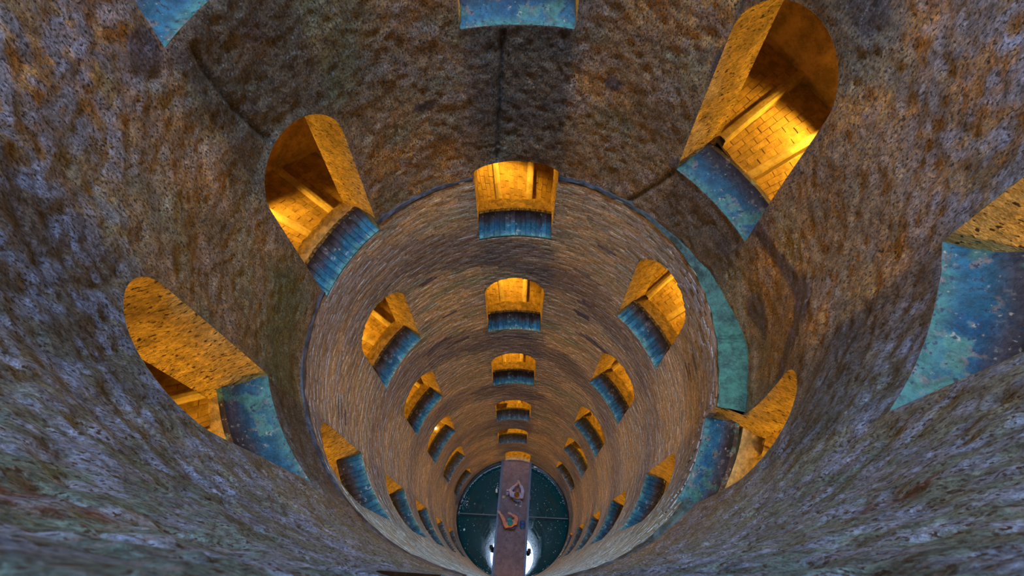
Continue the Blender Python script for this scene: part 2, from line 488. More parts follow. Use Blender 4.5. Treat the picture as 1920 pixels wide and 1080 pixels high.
def rock_disp(phi, z, P):
    d = 0.035 * fbm(P, 1.2, 3, 2) + 0.010 * fbm(P, (6, 6, 4), 3, 8)
    pits = fbm(P, (15, 15, 9), 2, 31)
    d = d + 0.014 * smooth(0.12, 0.5, pits) - 0.006 * smooth(0.1, 0.5, -pits)
    d = d + 0.006 * noise(P, 26, 77)
    for cr in CRACKS:
        d = d + 0.05 * np.exp(-(line_dist(phi, z, cr) / 0.022) ** 2)
    d = d * (1 - 0.7 * smooth(RING - 0.1, RING, z)) * smooth(-6, -3, z)
    return d

# upper wall: rough rock
phis = np.linspace(-180, 180, 520, endpoint=False)
deps = np.concatenate([np.linspace(MOUTH, -3.2, 22)[:-1], np.linspace(-3.2, RING, 340)])
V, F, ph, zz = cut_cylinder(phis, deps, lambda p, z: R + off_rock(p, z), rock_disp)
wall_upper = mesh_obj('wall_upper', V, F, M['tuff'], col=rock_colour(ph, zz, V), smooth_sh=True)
tag(wall_upper, 'rough brown and lavender rock wall of the upper well shaft', 'wall', kind='structure')

# lower wall: mortar bed, bricks stand proud of it
phis = np.linspace(-180, 180, 300, endpoint=False)
deps = np.linspace(RING, BASE, 420)
V, F, ph, zz = cut_cylinder(phis, deps, lambda p, z: R + 0.008 + off_brick(p, z))
wall_lower = mesh_obj('wall_lower', V, F, M['mortar'], col=brick_colour(ph, zz, V) * 0.9, smooth_sh=True)
tag(wall_lower, 'long brick lining of the lower well shaft in thin courses', 'wall', kind='structure')

# bricks
CH, GAP = 0.068, 0.006
BL = 0.285
rows = int((BASE - RING) / CH)
items = []
for k in range(rows):
    z0 = RING + k * CH + 0.004; z1 = z0 + CH - GAP
    zm = (z0 + z1) / 2
    n = int(round(2 * math.pi * R / BL))
    start = rng.rand() * 360
    edges = start + (np.arange(n + 1) + np.concatenate([[0], rng.uniform(-.10, .10, n - 1), [0]])) * 360.0 / n
    holes = []
    for w in WIN:
        up = w['lip'] - zm
        if -0.02 < up < w['spring'] + w['rise']:
            t = max(0, up - w['spring']) / w['rise']
            x = w['hw'] * math.sqrt(max(0, 1 - t * t)) + 0.003
            a = math.degrees(math.asin(x / R))
            holes.append((w['phi'] - a, w['phi'] + a))
    g = math.degrees(0.007 / R)
    for a, b_ in zip(edges[:-1], edges[1:]):
        segs = [(a, b_ - g)]
        for (h0, h1) in holes:
            new = []
            for (s0, s1) in segs:
                sh = math.floor(((h0 + h1) / 2 - (s0 + s1) / 2 + 180) / 360) * 360
                u0, u1 = h0 - sh, h1 - sh
                if u1 <= s0 or u0 >= s1: new.append((s0, s1))
                else:
                    if u0 > s0: new.append((s0, u0))
                    if u1 < s1: new.append((u1, s1))
            segs = new
        for (s0, s1) in segs:
            if s1 - s0 > 0.6: items.append((s0, s1, z0, z1))
items = np.array(items)
nB = len(items)
pm = (items[:, 0] + items[:, 1]) / 2; zm = (items[:, 2] + items[:, 3]) / 2
pmw = (pm + 180) % 360 - 180
rf = R + off_brick(pmw, zm) + rng.uniform(-0.0024, 0.0024, nB)
tw = rng.uniform(-0.0022, 0.0022, nB)
VB = np.zeros((nB, 8, 3))
cor = [(0, 2), (1, 2), (1, 3), (0, 3)]
for j, (a, c) in enumerate(cor):
    rr = rf + (tw if a else -tw) + rng.uniform(-.001, .001, nB)
    zj = items[:, c] + rng.uniform(-.003, .003, nB)
    VB[:, j] = polar(items[:, a], rr, zj)
    VB[:, j + 4] = polar(items[:, a], np.full(nB, R + 0.06) + off_brick(pmw, zm), items[:, c])
BF = np.array([(0, 1, 2, 3), (0, 4, 5, 1), (1, 5, 6, 2), (2, 6, 7, 3), (3, 7, 4, 0)])
CB = brick_colour(pmw, zm, polar(pm, rf, zm)) * (1 + rng.uniform(-.08, .08, (nB, 1)))
CB = np.clip(CB * 1.5 + rng.uniform(-.012, .012, (nB, 3)), 0.01, .9)
# the 300 bricks that show largest become parts of their own
camp = np.array(cam.matrix_world.translation)
ctr = VB[:, :4].mean(1); vec = ctr - camp; dist = np.linalg.norm(vec, axis=1)
nrm = -np.stack([np.sin(np.radians(pm)), np.cos(np.radians(pm)), 0 * pm], 1)
face = np.clip(-(vec * nrm).sum(1) / dist, 0, 1)
score = face * (items[:, 1] - items[:, 0]) / dist ** 2
score[np.abs(pmw) > 140] = 0
big = np.argsort(-score)[:300]
isb = np.zeros(nB, bool); isb[big] = True
rest = np.where(~isb)[0]
F = (BF[None] + (np.arange(len(rest)) * 8)[:, None, None]).reshape(-1, 4)
o = mesh_obj('brickwork', VB[rest].reshape(-1, 3), F, M['brick'], wall_lower, col=np.repeat(CB[rest], 8, 0))
tag(o, kind='stuff')
for i in big:
    mesh_obj('brick', VB[i], BF, M['brick'], wall_lower, col=np.repeat(CB[i:i + 1], 8, 0))

# ledge where the brick lining stands forward under the rock
ph = np.linspace(-180, 180, 361)[:-1]
prof = []
P1 = polar(ph, R + off_brick(ph, np.full(ph.shape, RING)) - 0.004 + 0.008 * noise(polar(ph, R, 6.4), 8, 4), RING + 0.03)
P2 = polar(ph, R + off_brick(ph, np.full(ph.shape, RING)) - 0.010 + 0.012 * noise(polar(ph, R, 6.4), 9, 5), RING - 0.005 + 0.015 * noise(polar(ph, R, 6.4), 7, 6))
mid = polar(ph, R + 0.5 * (off_brick(ph, np.full(ph.shape, RING)) + off_rock(ph, np.full(ph.shape, RING))), RING - 0.035 + 0.035 * noise(polar(ph, R, 6.4), 6, 9))
P3 = polar(ph, R + off_rock(ph, np.full(ph.shape, RING)) + 0.06, RING - 0.09 + 0.05 * noise(polar(ph, R, 6.4), 5, 10))
P4 = polar(ph, R + off_rock(ph, np.full(ph.shape, RING)) + 0.06, RING + 0.10)
V = np.concatenate([P1, P2, mid, P3, P4]); n = len(ph)
F = []
pc = ph + 0.5
okc = all_dist(pc, np.full(n, R), np.full(n, RING - 0.02)) > 0.0
for k in range(5):
    for i in range(n):
        if okc[i]: F.append((k * n + i, k * n + (i + 1) % n, ((k + 1) % 5) * n + (i + 1) % n, ((k + 1) % 5) * n + i))
kr = np.tile(bump_at(ph, 95, 42), 5)
o = mesh_obj('trim_1', V, np.array(F), M['ring'], col=lerp(np.tile([[0.045, 0.042, 0.05]], (5 * n, 1)), (0.028, 0.095, 0.058), kr), smooth_sh=False)
tag(o, 'green stone ledge ring on top of the brick lining under the rough rock', 'ledge', kind='structure')

# ------------------------------------------------------------------ each window: reveal, sill, ledge behind it, light tube
def ring_y(x, r): return math.sqrt(r * r - x * x)

def build_window(w, number):
    root = empty(('door_1' if w['key'] == 'C' else 'door_2') if w['door'] else 'window_%d' % number, polar(np.array(w['phi']), R + .25, np.array(w['lip'])))
    rot = math.radians(-w['phi'])
    root.rotation_euler = (0, 0, rot)
    if w['door']:
        tag(root, 'arched doorway at the far end of the bridge, glowing orange' if w['key'] == 'C' else 'arched doorway at the near end of the bridge below the viewer', 'doorway', kind='structure')
    else:
        tag(root, 'arched opening in the %s of windows, %s from the top of it' % (w['col'], ORD[w['i']]), 'window', kind='structure')
    yo = R + .25                                           # local frame: x across, y outwards, z up from the lip
    phi_at = lambda x, r: w['phi'] + np.degrees(np.arcsin(x / r))
    hw, sp, ri = w['hw'], w['spring'], w['rise']
    def front_r(x, up):
        p = np.array([(phi_at(x, R) + 180) % 360 - 180]); z = np.array([w['lip'] - up])
        return R + float(wall_off(p, z)[0])
    # outline, right foot to left foot
    out = [(hw, u) for u in np.linspace(-0.1, sp, 22)]
    out += [(hw * math.cos(t), sp + ri * math.sin(t)) for t in np.linspace(0, math.pi, 26)[1:-1]]
    out += [(-hw, u) for u in np.linspace(sp, -0.1, 22)]
    nd = 13
    V = []
    for j in range(nd):
        t = j / (nd - 1)
        for (x, u) in out:
            rfv = front_r(x, u)
            y0 = ring_y(x, rfv); y1 = ring_y(x, R + TH)
            V.append((x, y0 + (y1 - y0) * t - yo, u))
    V = np.array(V); n = len(out)
    Pw = V + np.array([w['phi'] * 3.1, 0, w['lip'] * 5.7])
    dn = 0.022 * fbm(Pw, (5, 5, 5), 3, 61) + 0.012 * smooth(0.1, .5, fbm(Pw, (16, 16, 16), 2, 62))
    tt = np.repeat(np.arange(nd) / (nd - 1), n)
    fade = smooth(0, .12, tt) * smooth(1.0, .9, tt)
    nx = np.array([(1 if x > 0 else -1, 0) if u <= sp else (x / hw, (u - sp) / ri) for x, u in out])
    V[:, 0] += np.tile(nx[:, 0], nd) * dn * fade
    V[:, 2] += np.tile(nx[:, 1], nd) * dn * fade
    F = [(j * n + i, j * n + i + 1, (j + 1) * n + i + 1, (j + 1) * n + i) for j in range(nd - 1) for i in range(n - 1)]
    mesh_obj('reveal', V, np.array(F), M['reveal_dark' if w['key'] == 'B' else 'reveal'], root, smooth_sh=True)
    if w['door']:
        V = [(x, ring_y(x, r_) - yo, u) for u in (-.12, 0.0) for r_ in (R, R + TH + .1, RO) for x in np.linspace(-hw, hw, 7)]
        F = [(k * 7 + i, k * 7 + i + 1, k * 7 + i + 8, k * 7 + i + 7) for k in (0, 1, 3, 4) for i in range(6)] + [(i, 21 + i, 22 + i, i + 1) for i in range(6)]
        mesh_obj('threshold', V, F, M['ledge'], root)
        return root
    brick = w['lip'] > RING
    ry, rh = (0.27, 0.27) if brick else (0.34, 0.20)        # ridge of the sloping sill: outwards, upwards
    # profile of the sill from the lip over the ridge
    def sill_mesh(x0, x1, nx_, lift, seed, nose):
        prof = [(0.07, -0.12)] + [(t * ry, rh * (t ** 1.7)) for t in np.linspace(0, 1, 11)] + [(ry + .05, rh - .01), (ry + .055, -0.32)]
        V = []
        for i in range(nx_):
            x = x0 + (x1 - x0) * i / (nx_ - 1)
            edge = 1.0
            if nose: edge = 0.3 + 0.7 * math.sin(math.pi * i / (nx_ - 1)) ** 0.5
            for (y, u) in prof:
                y0 = ring_y(x, front_r(x, 0.0))
                V.append((x, y0 - yo + y, u + lift * edge * (1 if u > -.2 else 0)))
        V = np.array(V); m_ = len(prof)
        Pw = V + np.array([w['phi'] * 2.3 + seed, 0, w['lip'] * 3.3])
        V[:, 2] += np.where(V[:, 2] > -.2, 0.014 * fbm(Pw, (6, 6, 6), 3, 71), 0)
        F = [(i * m_ + j, (i + 1) * m_ + j, (i + 1) * m_ + j + 1, i * m_ + j + 1) for i in range(nx_ - 1) for j in range(m_ - 1)]
        F += [tuple(range(m_)), tuple((nx_ - 1) * m_ + j for j in range(m_))[::-1]]
        # algae green at the lip, blue in the middle, brown dirt and painted shade towards the ridge
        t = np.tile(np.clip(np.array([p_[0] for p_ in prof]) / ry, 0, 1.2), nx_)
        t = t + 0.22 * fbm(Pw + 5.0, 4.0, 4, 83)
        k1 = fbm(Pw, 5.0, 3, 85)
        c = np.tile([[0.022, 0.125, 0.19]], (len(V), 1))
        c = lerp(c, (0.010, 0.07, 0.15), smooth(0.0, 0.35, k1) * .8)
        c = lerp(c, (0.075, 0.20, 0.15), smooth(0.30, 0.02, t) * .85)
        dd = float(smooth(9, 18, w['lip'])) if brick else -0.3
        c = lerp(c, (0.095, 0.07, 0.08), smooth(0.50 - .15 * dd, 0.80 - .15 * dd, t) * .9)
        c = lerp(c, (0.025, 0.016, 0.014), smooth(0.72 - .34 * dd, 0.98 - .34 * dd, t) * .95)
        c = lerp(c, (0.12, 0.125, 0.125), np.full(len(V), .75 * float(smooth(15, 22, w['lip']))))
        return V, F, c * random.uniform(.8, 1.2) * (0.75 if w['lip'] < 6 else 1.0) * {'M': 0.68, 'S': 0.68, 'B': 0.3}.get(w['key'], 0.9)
    if not brick or (w['key'], w['i']) == ('S', 1):
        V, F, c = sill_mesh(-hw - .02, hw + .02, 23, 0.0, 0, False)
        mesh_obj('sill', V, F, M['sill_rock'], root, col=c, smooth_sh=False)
    else:
        near = w['lip'] < 14.3 and w['key'] in 'CLRS' or w['lip'] < 11
        nb = 14
        BV, BFc, BC = [], [], []; bc = 0
        sill = None
        cuts = np.linspace(-hw - .01, hw + .01, nb + 1)
        for q in range(nb):
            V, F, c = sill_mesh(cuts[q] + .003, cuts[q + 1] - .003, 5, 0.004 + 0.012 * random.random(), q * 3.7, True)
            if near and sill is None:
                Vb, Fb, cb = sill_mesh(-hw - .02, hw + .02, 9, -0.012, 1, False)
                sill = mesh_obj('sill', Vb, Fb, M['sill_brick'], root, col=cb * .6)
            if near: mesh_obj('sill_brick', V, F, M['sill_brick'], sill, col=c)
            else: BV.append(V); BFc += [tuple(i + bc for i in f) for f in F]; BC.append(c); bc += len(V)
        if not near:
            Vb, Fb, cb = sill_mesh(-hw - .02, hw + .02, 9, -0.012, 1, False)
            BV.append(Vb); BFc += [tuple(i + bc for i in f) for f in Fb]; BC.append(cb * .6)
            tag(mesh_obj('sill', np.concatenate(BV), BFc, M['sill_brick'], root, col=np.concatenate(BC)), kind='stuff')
    # flat brick ledge behind the ridge, rough front and back edges
    xs = np.linspace(-hw - .02, hw + .02, 19)
    V = []
    lh = rh - (0.06 + .16 * float(smooth(15, 21, w['lip'])) if brick else 0.13)
    for i, x in enumerate(xs):
        y0 = ring_y(x, R)
        je = random.uniform(-.012, .012)
        for (y, u) in ((ry + .0, -.35), (ry + .0, lh), (TH + .03 + je, lh + random.uniform(-.006, .006)), (TH + .04 + je, -.35)):
            V.append((x, y0 + y - yo, u))
    F = [(i * 4 + j, i * 4 + j + 1, (i + 1) * 4 + j + 1, (i + 1) * 4 + j) for i in range(len(xs) - 1) for j in range(3)]
    mesh_obj('inner_ledge', V, F, M['ledge'], root)
    if (w['key'], w['i']) in (('L', 4), ('R', 6)):          # a small bare lamp can be seen in two of the openings
        mb = MB(); xs_ = .30 if w['key'] == 'L' else -.12
        ball(mb, (xs_, R + TH - .04 - yo, lh + .05) if w['key'] == 'L' else (xs_, R + ry + .03 - yo, rh + .03), .035, 8, 6)
        mb.build('sill_lamp', M['lamp'], root, True)
    return root

for i, w in enumerate(WIN):
    build_window(w, i + 1)

# ------------------------------------------------------------------ the two spiral ramps behind the wall
def ramp_knots(first):
    """angle (running on turn after turn) and depth of the floor, taken from the windows in order"""
    order = ['C', 'R', 'S', 'B', 'M', 'L']
    lists = {k: sorted(COLUMNS[k][1]) for k in COLUMNS}
    pts = []
    a, z = (0.0, first)
    while z < 27.5:
        key = order[int(round(a / 60)) % 6]
        zs = np.array(lists[key]); j = np.argmin(np.abs(zs - z))
        if abs(zs[j] - z) < 0.8: z = zs[j]
        pts.append((a + (COLUMNS[key][0] - [0, 60, 120, 181.9, -120, -60][order.index(key)]), z))
        a += 60; z += 3.85 / 3
    pts = [(pts[0][0] - 360, pts[0][1] - 7.7)] + pts
    return np.array(pts)

def build_ramp(first, name_label, idx):
    K = ramp_knots(first)
    fl = lambda a: np.interp(a, K[:, 0], K[:, 1]) + 0.02
    a0, a1 = -180.0, K[-1, 0] + 20
    root = empty('floor', (0, 0, 0))
    tag(root, name_label, 'ramp', kind='structure')
    nos = np.arange(math.ceil((a0 - 3.1) / 9) * 9 + 3.1, a1 - 9, 9.0)
    # treads: each slopes half of the rise, the rest is the riser under the nosing
    V, F = [], []
    rs = np.linspace(R + TH - .01, RO + .02, 8)
    for a in nos:
        z0, z1 = fl(a), fl(a + 9.0)
        zt0 = z0 + (z1 - z0) * 0.3
        b0 = len(V)
        for (aa, z) in ((a, z0), (a, zt0), (a + 4.5, zt0 + (z1 - zt0) * .5), (a + 9, z1)):
            for r_ in rs: V.append(polar(np.array(aa), r_, np.array(z)))
        nr = len(rs)
        for j in range(3):
            for k in range(nr - 1):
                F.append((b0 + j * nr + k, b0 + (j + 1) * nr + k, b0 + (j + 1) * nr + k + 1, b0 + j * nr + k + 1))
    mesh_obj('tread_bed', np.array(V), np.array(F), M['ledge'], root)
    # paving bricks on every tread (too many and too small to pick apart singly: one part)
    mb = MB()
    PF = [(4, 5, 6, 7), (0, 1, 5, 4), (1, 2, 6, 5), (2, 3, 7, 6), (3, 0, 4, 7)]
    VV, FF, cnt = [], [], 0
    for a in nos:
        z0, z1 = fl(a), fl(a + 9.0); zt0 = z0 + (z1 - z0) * .3
        if z0 < -0.5: continue
        nt_ = 6
        for t in range(nt_):
            q0, q1 = 1.6 + t * 7.2 / nt_, 1.6 + (t + 1) * 7.2 / nt_ - 0.10
            rr = R + TH + (0.0 if t % 2 else -0.13)
            while rr < RO:
                r1 = min(rr + 0.25, RO)
                rA = max(rr + .006, R + TH)
                if r1 - rA > .04:
                    h = random.uniform(.004, .009)
                    vs_ = []
                    for lift in (-0.02, h):
                        for (aa, r_) in ((a + q0, rA), (a + q1, rA), (a + q1, r1 - .004), (a + q0, r1 - .004)):
                            zz_ = zt0 + (z1 - zt0) * (aa - a) / 9.0
                            vs_.append(polar(np.array(aa), r_, np.array(zz_ - lift)))
                    VV += vs_; FF += [tuple(i + cnt for i in f) for f in PF]; cnt += 8
                rr += 0.25
    tag(mesh_obj('paving_bricks', np.array(VV), np.array(FF), M['paver'], root), kind='stuff')
    # step nosings, one bar per step
    for a in nos:
        z = float(fl(a))
        if z < -0.5: continue
        V = []
        p = math.radians(a)
        sec = [(-.005, -.10), (-.005, .02), (.012, .032), (.045, .038), (.078, .032), (.095, .02), (.095, -.10)]
        for r_ in np.linspace(R + TH, RO, 5):
            for (t, u) in sec:
                aa = a + math.degrees(t / r_) - 0.2
                V.append(polar(np.array(aa), r_, np.array(z - u + random.uniform(-.004, .004))))
        m_ = len(sec)
        F = [(i * m_ + j, (i + 1) * m_ + j, (i + 1) * m_ + j + 1, i * m_ + j + 1) for i in range(4) for j in range(m_ - 1)]
        mesh_obj('step_nosing', np.array(V), F, M['nosing'], root)
    # outer wall and vault of the ramp
    aa = np.arange(a0, a1, 4.0)
    prof = [(RO, -0.3)] + [(RO, u) for u in np.linspace(.2, 2.5, 7)]
    mid = (R + TH + RO) / 2; hwv = (RO - R - TH) / 2
    prof += [(mid + hwv * math.cos(t), 2.5 + 0.55 * math.sin(t)) for t in np.linspace(0, math.pi, 9)[1:]] + [(R + TH - .02, 2.45)]
    V = np.array([polar(np.array(a), r_, np.array(fl(a) - u)) for a in aa for (r_, u) in prof])
    dn = 0.04 * fbm(V, 3.0, 3, 90)
    V[:, :2] *= (1 + dn / 4)[:, None]
    m_ = len(prof)
    F = [(i * m_ + j, i * m_ + j + 1, (i + 1) * m_ + j + 1, (i + 1) * m_ + j) for i in range(len(aa) - 1) for j in range(m_ - 1)]
    mesh_obj('vault', V, np.array(F), M['ramp_wall'], root, smooth_sh=True)
    return root

ramp_a = build_ramp(4.06, 'stepped brick ramp spiralling behind the wall, reached by the second straight-ahead window', 0)
ramp_b = build_ramp(0.25, 'stepped brick ramp spiralling behind the wall, reached by the topmost straight-ahead window', 1)

# one warm lamp low on the outer wall of the ramp opposite every window, washing towards it
lamp_me = None
for w in WIN:
    if w['door']: pass
    q = round((w['lip'] - 4.06 - (w['phi'] % 360) * 3.85 / 180) / 3.85)
    par = ramp_a if q % 2 == 0 else ramp_b
    p = polar(np.array(w['phi']), RO - .03, np.array(w['lip'] - (0.45 if w['key'] in 'LR' else 0.60)))
    if lamp_me is None:
        mb = MB(); mb.box((0, .0, 0), (.34, .05, .10))
        o = mb.build('wall_lamp', M['nosing'], par); lamp_me = o.data
    else:
        o = D.objects.new('wall_lamp', lamp_me); COL.objects.link(o); o.parent = par
    o.location = p; o.rotation_euler = (0, 0, math.radians(-w['phi']))
    ld = D.lights.new('warm_lamp', 'SPOT')
    ld.energy = LAMP_WATTS * (0.03 if w['key'] == 'B' and not w['door'] else 1.0); ld.color = (1.0, 0.50, 0.05); ld.spot_size = math.radians(130); ld.spot_blend = 0.6; ld.shadow_soft_size = 0.05
    lo = D.objects.new('warm_lamp', ld); COL.objects.link(lo); lo.parent = par
    lo.location = polar(np.array(w['phi']), RO - .12, np.array(w['lip'] - (0.45 if w['key'] in 'LR' else 0.60)))
    lo.rotation_euler = (math.radians(90), 0, math.radians(180 - w['phi']))

# the ramp side of the shaft wall
phis = np.linspace(-180, 180, 300, endpoint=False)
deps = np.linspace(-3.5, 28.2, 400)
V, F, ph, zz = cut_cylinder(phis, deps, lambda p, z: np.full(np.shape(p), R + TH))
o = mesh_obj('wall_inner', V, F, M['ramp_wall'], smooth_sh=True)
tag(o, 'warm lit back of the shaft wall along the ramps', 'wall', kind='structure')

# solid ground around the well
mb = MB()
n = 64
V = []
for (r_, d) in ((R + TH, -3.5), (R - .02, MOUTH), (7.5, MOUTH), (7.5, 30.0), (0.001, 30.0)):
    for i in range(n): V.append(polar(np.array(i * 360.0 / n), r_, np.array(d)))
F = [(k * n + i, k * n + (i + 1) % n, (k + 1) * n + (i + 1) % n, (k + 1) * n + i) for k in (1, 2, 3) for i in range(n)]
o = mesh_obj('wall_outer', np.array(V), np.array(F), M['rock'])
tag(o, 'solid rock that encloses the well and its ramps', 'rock', kind='structure')

# ------------------------------------------------------------------ water, rim and what floats
ph = np.arange(0, 360, 4.0); n = len(ph)
prof = [(R + .03, BASE - .04), (R - .03, BASE - .03), (R - .015, BASE + .06), (R + .02, BASE + .12), (R + .01, 28.4)]
V = np.concatenate([polar(ph, r_ + .012 * noise(polar(ph, R, d), 4, 3), np.full(n, d)) for r_, d in prof])
F = [(k * n + i, k * n + (i + 1) % n, (k + 1) * n + (i + 1) % n, (k + 1) * n + i) for k in range(4) for i in range(n)]
o = mesh_obj('trim_2', V, np.array(F), M['rim'], smooth_sh=True)
tag(o, 'dark wet stone rim just above the water', 'rim', kind='structure')

V = [(0, 0, 0)] + [tuple(polar(np.array(a), R + .06, np.array(H))) for a in ph]
F = [(0, 1 + (i + 1) % n, 1 + i) for i in range(n)]
o = mesh_obj('water', V, F, M['water'])
tag(o, 'dark teal water at the bottom of the well', 'water', kind='stuff')

# foam specks drifting on the water: nobody could count them
VV, FF, cnt = [], [], 0
def fleck(x, y, s, z=0.004):
    global cnt
    k = 5
    a0 = random.random() * 6
    for lv, f in ((z - .003, 1.0), (z + .004, .7)):
        for i in range(k):
            t = a0 + 2 * math.pi * i / k
            VV.append((x + s * f * math.cos(t) * random.uniform(.6, 1), y + s * f * math.sin(t) * random.uniform(.6, 1), lv))
    FF.append(tuple(cnt + k + i for i in range(k)))
    for i in range(k): FF.append((cnt + i, cnt + (i + 1) % k, cnt + k + (i + 1) % k, cnt + k + i))
    cnt += 2 * k
for _ in range(520):
    r_ = R * math.sqrt(random.random()) * .985; a = random.random() * 2 * math.pi
    x, y = r_ * math.sin(a), r_ * math.cos(a)
    if y > 0 and random.random() < 0.35: continue
    fleck(x, y, random.choice([.008, .009, .010, .012, .015, .022]))
for a in np.concatenate([np.random.RandomState(3).uniform(-48, -8, 420), np.random.RandomState(4).uniform(-85, -48, 70), np.random.RandomState(5).uniform(12, 75, 70),
                         np.random.RandomState(6).uniform(-175, -140, 150), np.random.RandomState(8).uniform(140, 170, 150)]):
    r_ = R + .01 - abs(random.gauss(0, .018)); p = math.radians(a)
    fleck(r_ * math.sin(p), r_ * math.cos(p), random.uniform(.012, .024))
for _ in range(40):
    p = math.radians(random.gauss(-72, 4)); r_ = R - random.uniform(.05, .3)
    fleck(r_ * math.sin(p), r_ * math.cos(p), random.uniform(.008, .02))
o = mesh_obj('foam_specks', VV, FF, M['white'])
tag(o, 'tiny white specks of foam drifting on the dark water', 'foam', kind='stuff')

def floater(name, x, y, s, label, m):
    mb = MB()
    k = 7
    rim = [(x + s * math.cos(6.283 * i / k) * (1 + .25 * math.sin(i * 2.1)), y + 1.3 * s * math.sin(6.283 * i / k), -.004) for i in range(k)]
    top = [(x + .7 * (v[0] - x), y + .7 * (v[1] - y), .02) for v in rim]
    mb.add(rim + top, [tuple(range(k, 2 * k))] + [(i, (i + 1) % k, k + (i + 1) % k, k + i) for i in range(k)])
    tag(mb.build(name, m), label, 'floating scrap')
floater('paper_scrap', -2.08, -.39, .045, 'bright white paper scrap floating left of the bridge near the wall', M['white'])
floater('leaf_scrap', -1.66, .66, .035, 'dim pale scrap floating on the upper left water', M['cable'])

# ------------------------------------------------------------------ cable across the water
zc = H - 27.25
mb = MB()
pts = [(x, -.02 - .02 * x - .0, zc + .0 + (-.03 * (1 - (x / R) ** 2))) for x in np.linspace(-R - .02, R + .02, 13)]
pts = [(x, 0.10 - 0.045 * x, z) for (x, y, z) in pts]
mb.tube(pts, 0.018, 6)
o = mb.build('cable', M['cable'])
tag(o, 'thin grey cable stretched across the water under the bridge', 'cable')

# ------------------------------------------------------------------ bridge
ZB = H - 26.9
br = empty('bridge', (0.0, 0.0, ZB))
tag(br, 'narrow brown concrete footbridge with dark steel edges over the water', 'bridge')
A1, A2 = Vector((-.42, 2.62)), Vector((.80, 2.60))         # far end, left and right
B1, B2 = Vector((-.83, -2.42)), Vector((.44, -2.42))       # near end
def lat(t, s):                                              # t along from far to near, s across 0..1
    a = A1.lerp(B1, t); b_ = A2.lerp(B2, t)
    return a.lerp(b_, s)
V, F = [], []
NT, NS = 24, 6
for lv in (0.0, -.16):
    for i in range(NT + 1):
        for j in range(NS + 1):
            p = lat(i / NT, .03 + .94 * j / NS)
            V.append((p.x, p.y, lv + (random.uniform(-.003, .003) if lv == 0 else 0)))
q = (NT + 1) * (NS + 1)
for i in range(NT):
    for j in range(NS):
        a = i * (NS + 1) + j
        F += [(a, a + NS + 1, a + NS + 2, a + 1), (q + a, q + a + 1, q + a + NS + 2, q + a + NS + 1)]
for i in range(NT):
    a = i * (NS + 1); F += [(a, q + a, q + a + NS + 1, a + NS + 1)]
    a = i * (NS + 1) + NS; F += [(a, a + NS + 1, q + a + NS + 1, q + a)]
for j in range(NS):
    F += [(j, j + 1, q + j + 1, q + j)]
    a = NT * (NS + 1) + j; F += [(a, q + a, q + a + 1, a + 1)]
mesh_obj('deck', V, F, M['deck'], br)
for s in (0.0, 1.0):
    mb = MB()
    p0, p1 = lat(0, s), lat(1, s)
    dx = .022
    for (c, w_, h_, zoff) in ((0, .022, .30, -.10), (0, .045, .02, .055)):
        mb.add([(p.x + sx * w_ / 1, p.y, zoff + sz * h_ / 2) for sz in (-1, 1) for p, sx in ((p0, -1), (p1, -1), (p1, 1), (p0, 1))], BOXF)
    mb.build('steel_edge', M['steel'], br)
for t in (.2, .5, .8):
    mb = MB()
    a, b_ = lat(t, 0.02), lat(t, .98)
    mb.tube([(a.x, a.y, -.2), (b_.x, b_.y, -.2)], .05, 6)
    mb.build('cross_beam', M['steel'], br)
mb = MB()
a, b_ = lat(.045, .03), lat(.045, .97)
mb.add([(a.x, a.y, .0), (b_.x, b_.y, .0), (b_.x, b_.y + .12, .0), (a.x, a.y + .12, .0), (a.x, a.y, .012), (b_.x, b_.y, .012), (b_.x, b_.y + .12, .012), (a.x, a.y + .12, .012)], BOXF)
mb.build('threshold_plate', M['deck'], br)

def spotlight(x, y, side, label):
    o = empty('spotlight', (x, y, ZB - .02))
    tag(o, label, 'lamp', 'spotlights on the bridge sides')
    mb = MB(); mb.tube([(-side * .14, .02, -.02), (0, 0, -.02), (0, 0, .01)], .014, 6); mb.build('bracket', M['black'], o)
    mb = MB(); mb.tube([(0, -.07, -.05), (0, -.03, .0), (.0, .06, .03), (0, .09, .04)], [.055, .07, .075, .06], 10); mb.build('housing', M['black'], o, True)
    mb = MB(); mb.tube([(side * .055, -.055, -.03), (side * .075, -.075, -.02)], [.03, .034], 8); mb.build('lens', M['white'], o, True)
spotlight(-.875, -1.15, -1, 'black spotlight on the left bridge edge beside the bright reflection')
spotlight(.665, -1.28, 1, 'black spotlight on the right bridge edge over the bright reflection')
def small_lamp(x, y, side, m, label):
    o = empty('edge_lamp', (x, y, ZB - .05))
    tag(o, label, 'lamp')
    mb = MB(); mb.box((0, 0, 0), (.075, .15, .06)); mb.build('lamp_body', m, o); mb = MB(); mb.box((0, 0, .038), (.06, .13, .016)); mb.build('cover', m, o)
    mb = MB(); mb.tube([(-side * .08, .10, .03), (-side * .02, .16, .04), (0, .06, .02)], .012, 6); mb.build('arm', M['white'], o)
small_lamp(-.69, 1.07, -1, M['cream'], 'small cream lamp on the left bridge edge beside the walkers')
mrb = mat('rust_plastic', (0.16, 0.05, 0.04), rough=0.6)
small_lamp(.72, .80, 1, mrb, 'small rust red lamp on the right bridge edge beside the walkers')
o = empty('junction_box', (1.0, 2.14, H - 27.35))
tag(o, 'white junction box on the rim right of the bridge end', 'box')
mb = MB(); mb.box((0, 0, 0), (.15, .11, .12)); mb.build('casing', M['white'], o); mb = MB(); mb.box((0, 0, .066), (.16, .12, .015)); mb.build('lid', M['white'], o)
mb = MB(); mb.tube([(.08, 0, 0), (.16, -.02, -.02), (.22, .0, -.04)], .018, 6); mb.build('plug', M['white'], o)
mb = MB(); mb.tube([(0, .03, 0), (0, .14, .0), (0, .26, .0)], .03, 6); mb.build('bracket', M['black'], o)

